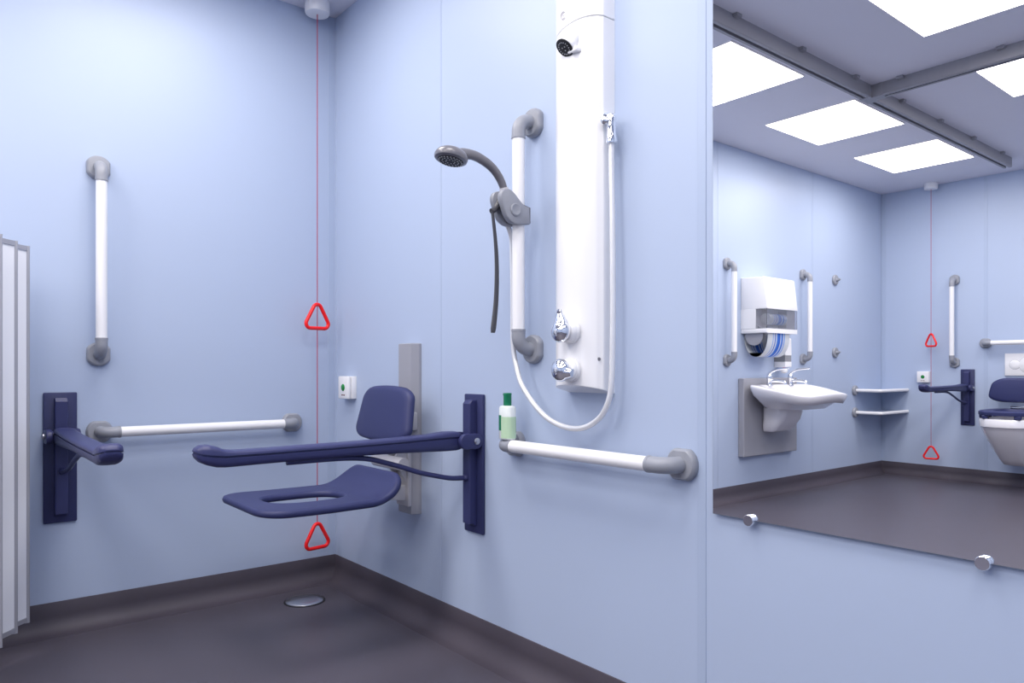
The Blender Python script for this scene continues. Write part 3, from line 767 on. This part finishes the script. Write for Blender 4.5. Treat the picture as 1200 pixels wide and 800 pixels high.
# ------------------------------------------------------------------ hooks and corner shelves
for z, lab in ((1.600, 'round grey coat hook on the wall, the upper of two'), (1.023, 'round grey coat hook on the wall, the lower of two')):
    t = thing('wall_hook', lab, 'hook', (0, -4.306, z), ON_LEFT, 'coat hooks on the basin wall')
    MB().lathe([(0.041, 0), (0.042, 0.002), (0.042, 0.010), (0.037, 0.016), (0.012, 0.018)], (0, 0, 0), (0, -1, 0), 32).build('flange', 'grey', t)
    MB().sweep(smoothpath([(0, -0.014, 0), (0, -0.025, -0.002), (0, -0.036, 0.001), (0, -0.042, 0.008)], 4), [0.014 - 0.0004 * k for k in range(13)], 16).build('peg', 'grey', t)
for z, lab in ((0.716, 'corner shelf with white tube rim, the upper of two'), (0.535, 'corner shelf with white tube rim, the lower of two')):
    t = thing('corner_shelf', lab, 'shelf', (0, YB, z), 0, 'tube-rimmed corner shelves')
    ys = 0.488; a = 0.216
    MB().lathe([(0.041, 0), (0.042, 0.002), (0.042, 0.011), (0.036, 0.0195), (0.012, 0.0205)], (0, ys, 0), (1, 0, 0), 32).build('flange', 'grey', t)
    pts = [(0.018, ys, 0), (a - 0.012, ys, 0)]
    for k in range(1, 9):
        q = k / 8 * pi / 2; pts.append((a - 0.012 + 0.012 * sin(q), ys - 0.012 + 0.012 * cos(q), 0))
    pts.append((a, 0.004, 0))
    MB().sweep(pts, 0.0135, 18).build('rim_tube', 'white', t)
    MB().box(0.002, a - 0.006, 0.002, ys - 0.006, -0.006, 0.004, 0.001, 1).build('shelf_plate', 'trim', t, smooth=False)

# ------------------------------------------------------------------ toilet and its wall fittings
XT = 1.075
t = thing('toilet', 'white wall-hung toilet with raised navy seat and navy padded backrest', 'toilet', (XT, YB, 0.0), ON_BACK)
NT = 56
def tsec(z, hw, ln, back=0.0):
    out = []
    for k in range(NT):
        a = 2 * pi * k / NT
        c, s = cos(a), sin(a)
        ex = abs(c) ** 0.8 * (1 if c >= 0 else -1)
        ey = abs(s) ** (0.85 if s < 0 else 0.35) * (1 if s >= 0 else -1)
        mid = ln * 0.5
        out.append((ex * hw, -(mid - ey * mid) - back * (1 if s < 0 else 1), z))
    return out
MB().loft([tsec(0.185, 0.085, 0.26), tsec(0.19, 0.10, 0.29), tsec(0.23, 0.115, 0.34), tsec(0.30, 0.135, 0.42), tsec(0.38, 0.160, 0.50), tsec(0.45, 0.180, 0.555), tsec(0.475, 0.186, 0.57), tsec(0.48, 0.192, 0.58), tsec(0.53, 0.194, 0.585), tsec(0.537, 0.188, 0.58), tsec(0.537, 0.15, 0.52, 0.03), tsec(0.45, 0.11, 0.44, 0.06), tsec(0.36, 0.06, 0.36, 0.09)]).build('pan', 'ceramic', t, ang=50)
def srings(hw, ln, hw2, ln2, b2, z0, z1):
    return [tsec(z0, hw, ln, 0.035), tsec(z0 + 0.004, hw + 0.003, ln + 0.003, 0.033), tsec(z1 - 0.006, hw + 0.002, ln + 0.002, 0.034), tsec(z1, hw - 0.008, ln - 0.012, 0.04), tsec(z1, hw2 + 0.006, ln2 + 0.01, b2 - 0.005), tsec(z1 - 0.008, hw2, ln2, b2), tsec(z0, hw2, ln2, b2), tsec(z0, hw, ln, 0.035)]
st = MB().loft(srings(0.192, 0.55, 0.105, 0.33, 0.14, 0.562, 0.592), cap=False).build('seat', 'pad', t, ang=50)
for x, y in ((-0.165, -0.40), (0.165, -0.40), (-0.10, -0.545), (0.10, -0.545), (-0.172, -0.26), (0.172, -0.26), (-0.165, -0.12), (0.165, -0.12)):
    MB().box(x - 0.02, x + 0.02, y - 0.016, y + 0.016, 0.5365, 0.563, 0.003, 1).build('seat_bumper', 'navyd', st, smooth=False)
MB().sweep([(-0.09, -0.06, 0.60), (0.09, -0.06, 0.60)], 0.011, 14).build('hinge_bar', 'chrome', t)
rings = []
for ins, dp in ((0.14, 0), (0.08, 0), (0.02, 0.001), (0.006, 0.005), (0, 0.014), (0.003, 0.026), (0.012, 0.03), (0.1, 0.031)):
    r_ = []
    for x, z in resample(rrect(2, 2, 0.55, 10), 64):
        zz = z * 0.5 + 0.5
        hwz = 0.215 - 0.045 * max(0, zz) ** 2
        r_.append((x * (hwz - ins), -0.155 + dp, 0.735 + z * (0.092 - min(ins, 0.07)) ))
    rings.append(r_)
MB().loft(rings).build('backrest', 'pad', t, ang=60)
for x in (-0.10, 0.10):
    MB().box(x - 0.02, x + 0.02, -0.126, 0, 0.70, 0.74, 0.003, 1).build('backrest_bracket', 'greyl', t)

t = thing('flush_plate', 'white dual flush plate with two round buttons behind the toilet', 'flush plate', (1.056, YB, 0.926), ON_BACK)
MB().box(-0.125, 0.125, -0.012, 0, -0.085, 0.085, 0.003, 2).build('plate', 'white', t)
for nm, x, r in (('small_button', 0.058, 0.036), ('large_button', -0.03, 0.062)):
    bt = MB().lathe([(r, 0), (r, 0.002), (r - 0.002, 0.0035), (0.004, 0.0035)], (x, -0.0115 - (0.0005 if r < 0.05 else 0), 0), (0, -1, 0), 40).build(nm, 'white', t)
    MB().lathe([(r + 0.0015, 0), (r + 0.0015, 0.0008), (r - 0.001, 0.0008)], (x, -0.0115, 0), (0, -1, 0), 40).build('button_ring', 'grey', bt)
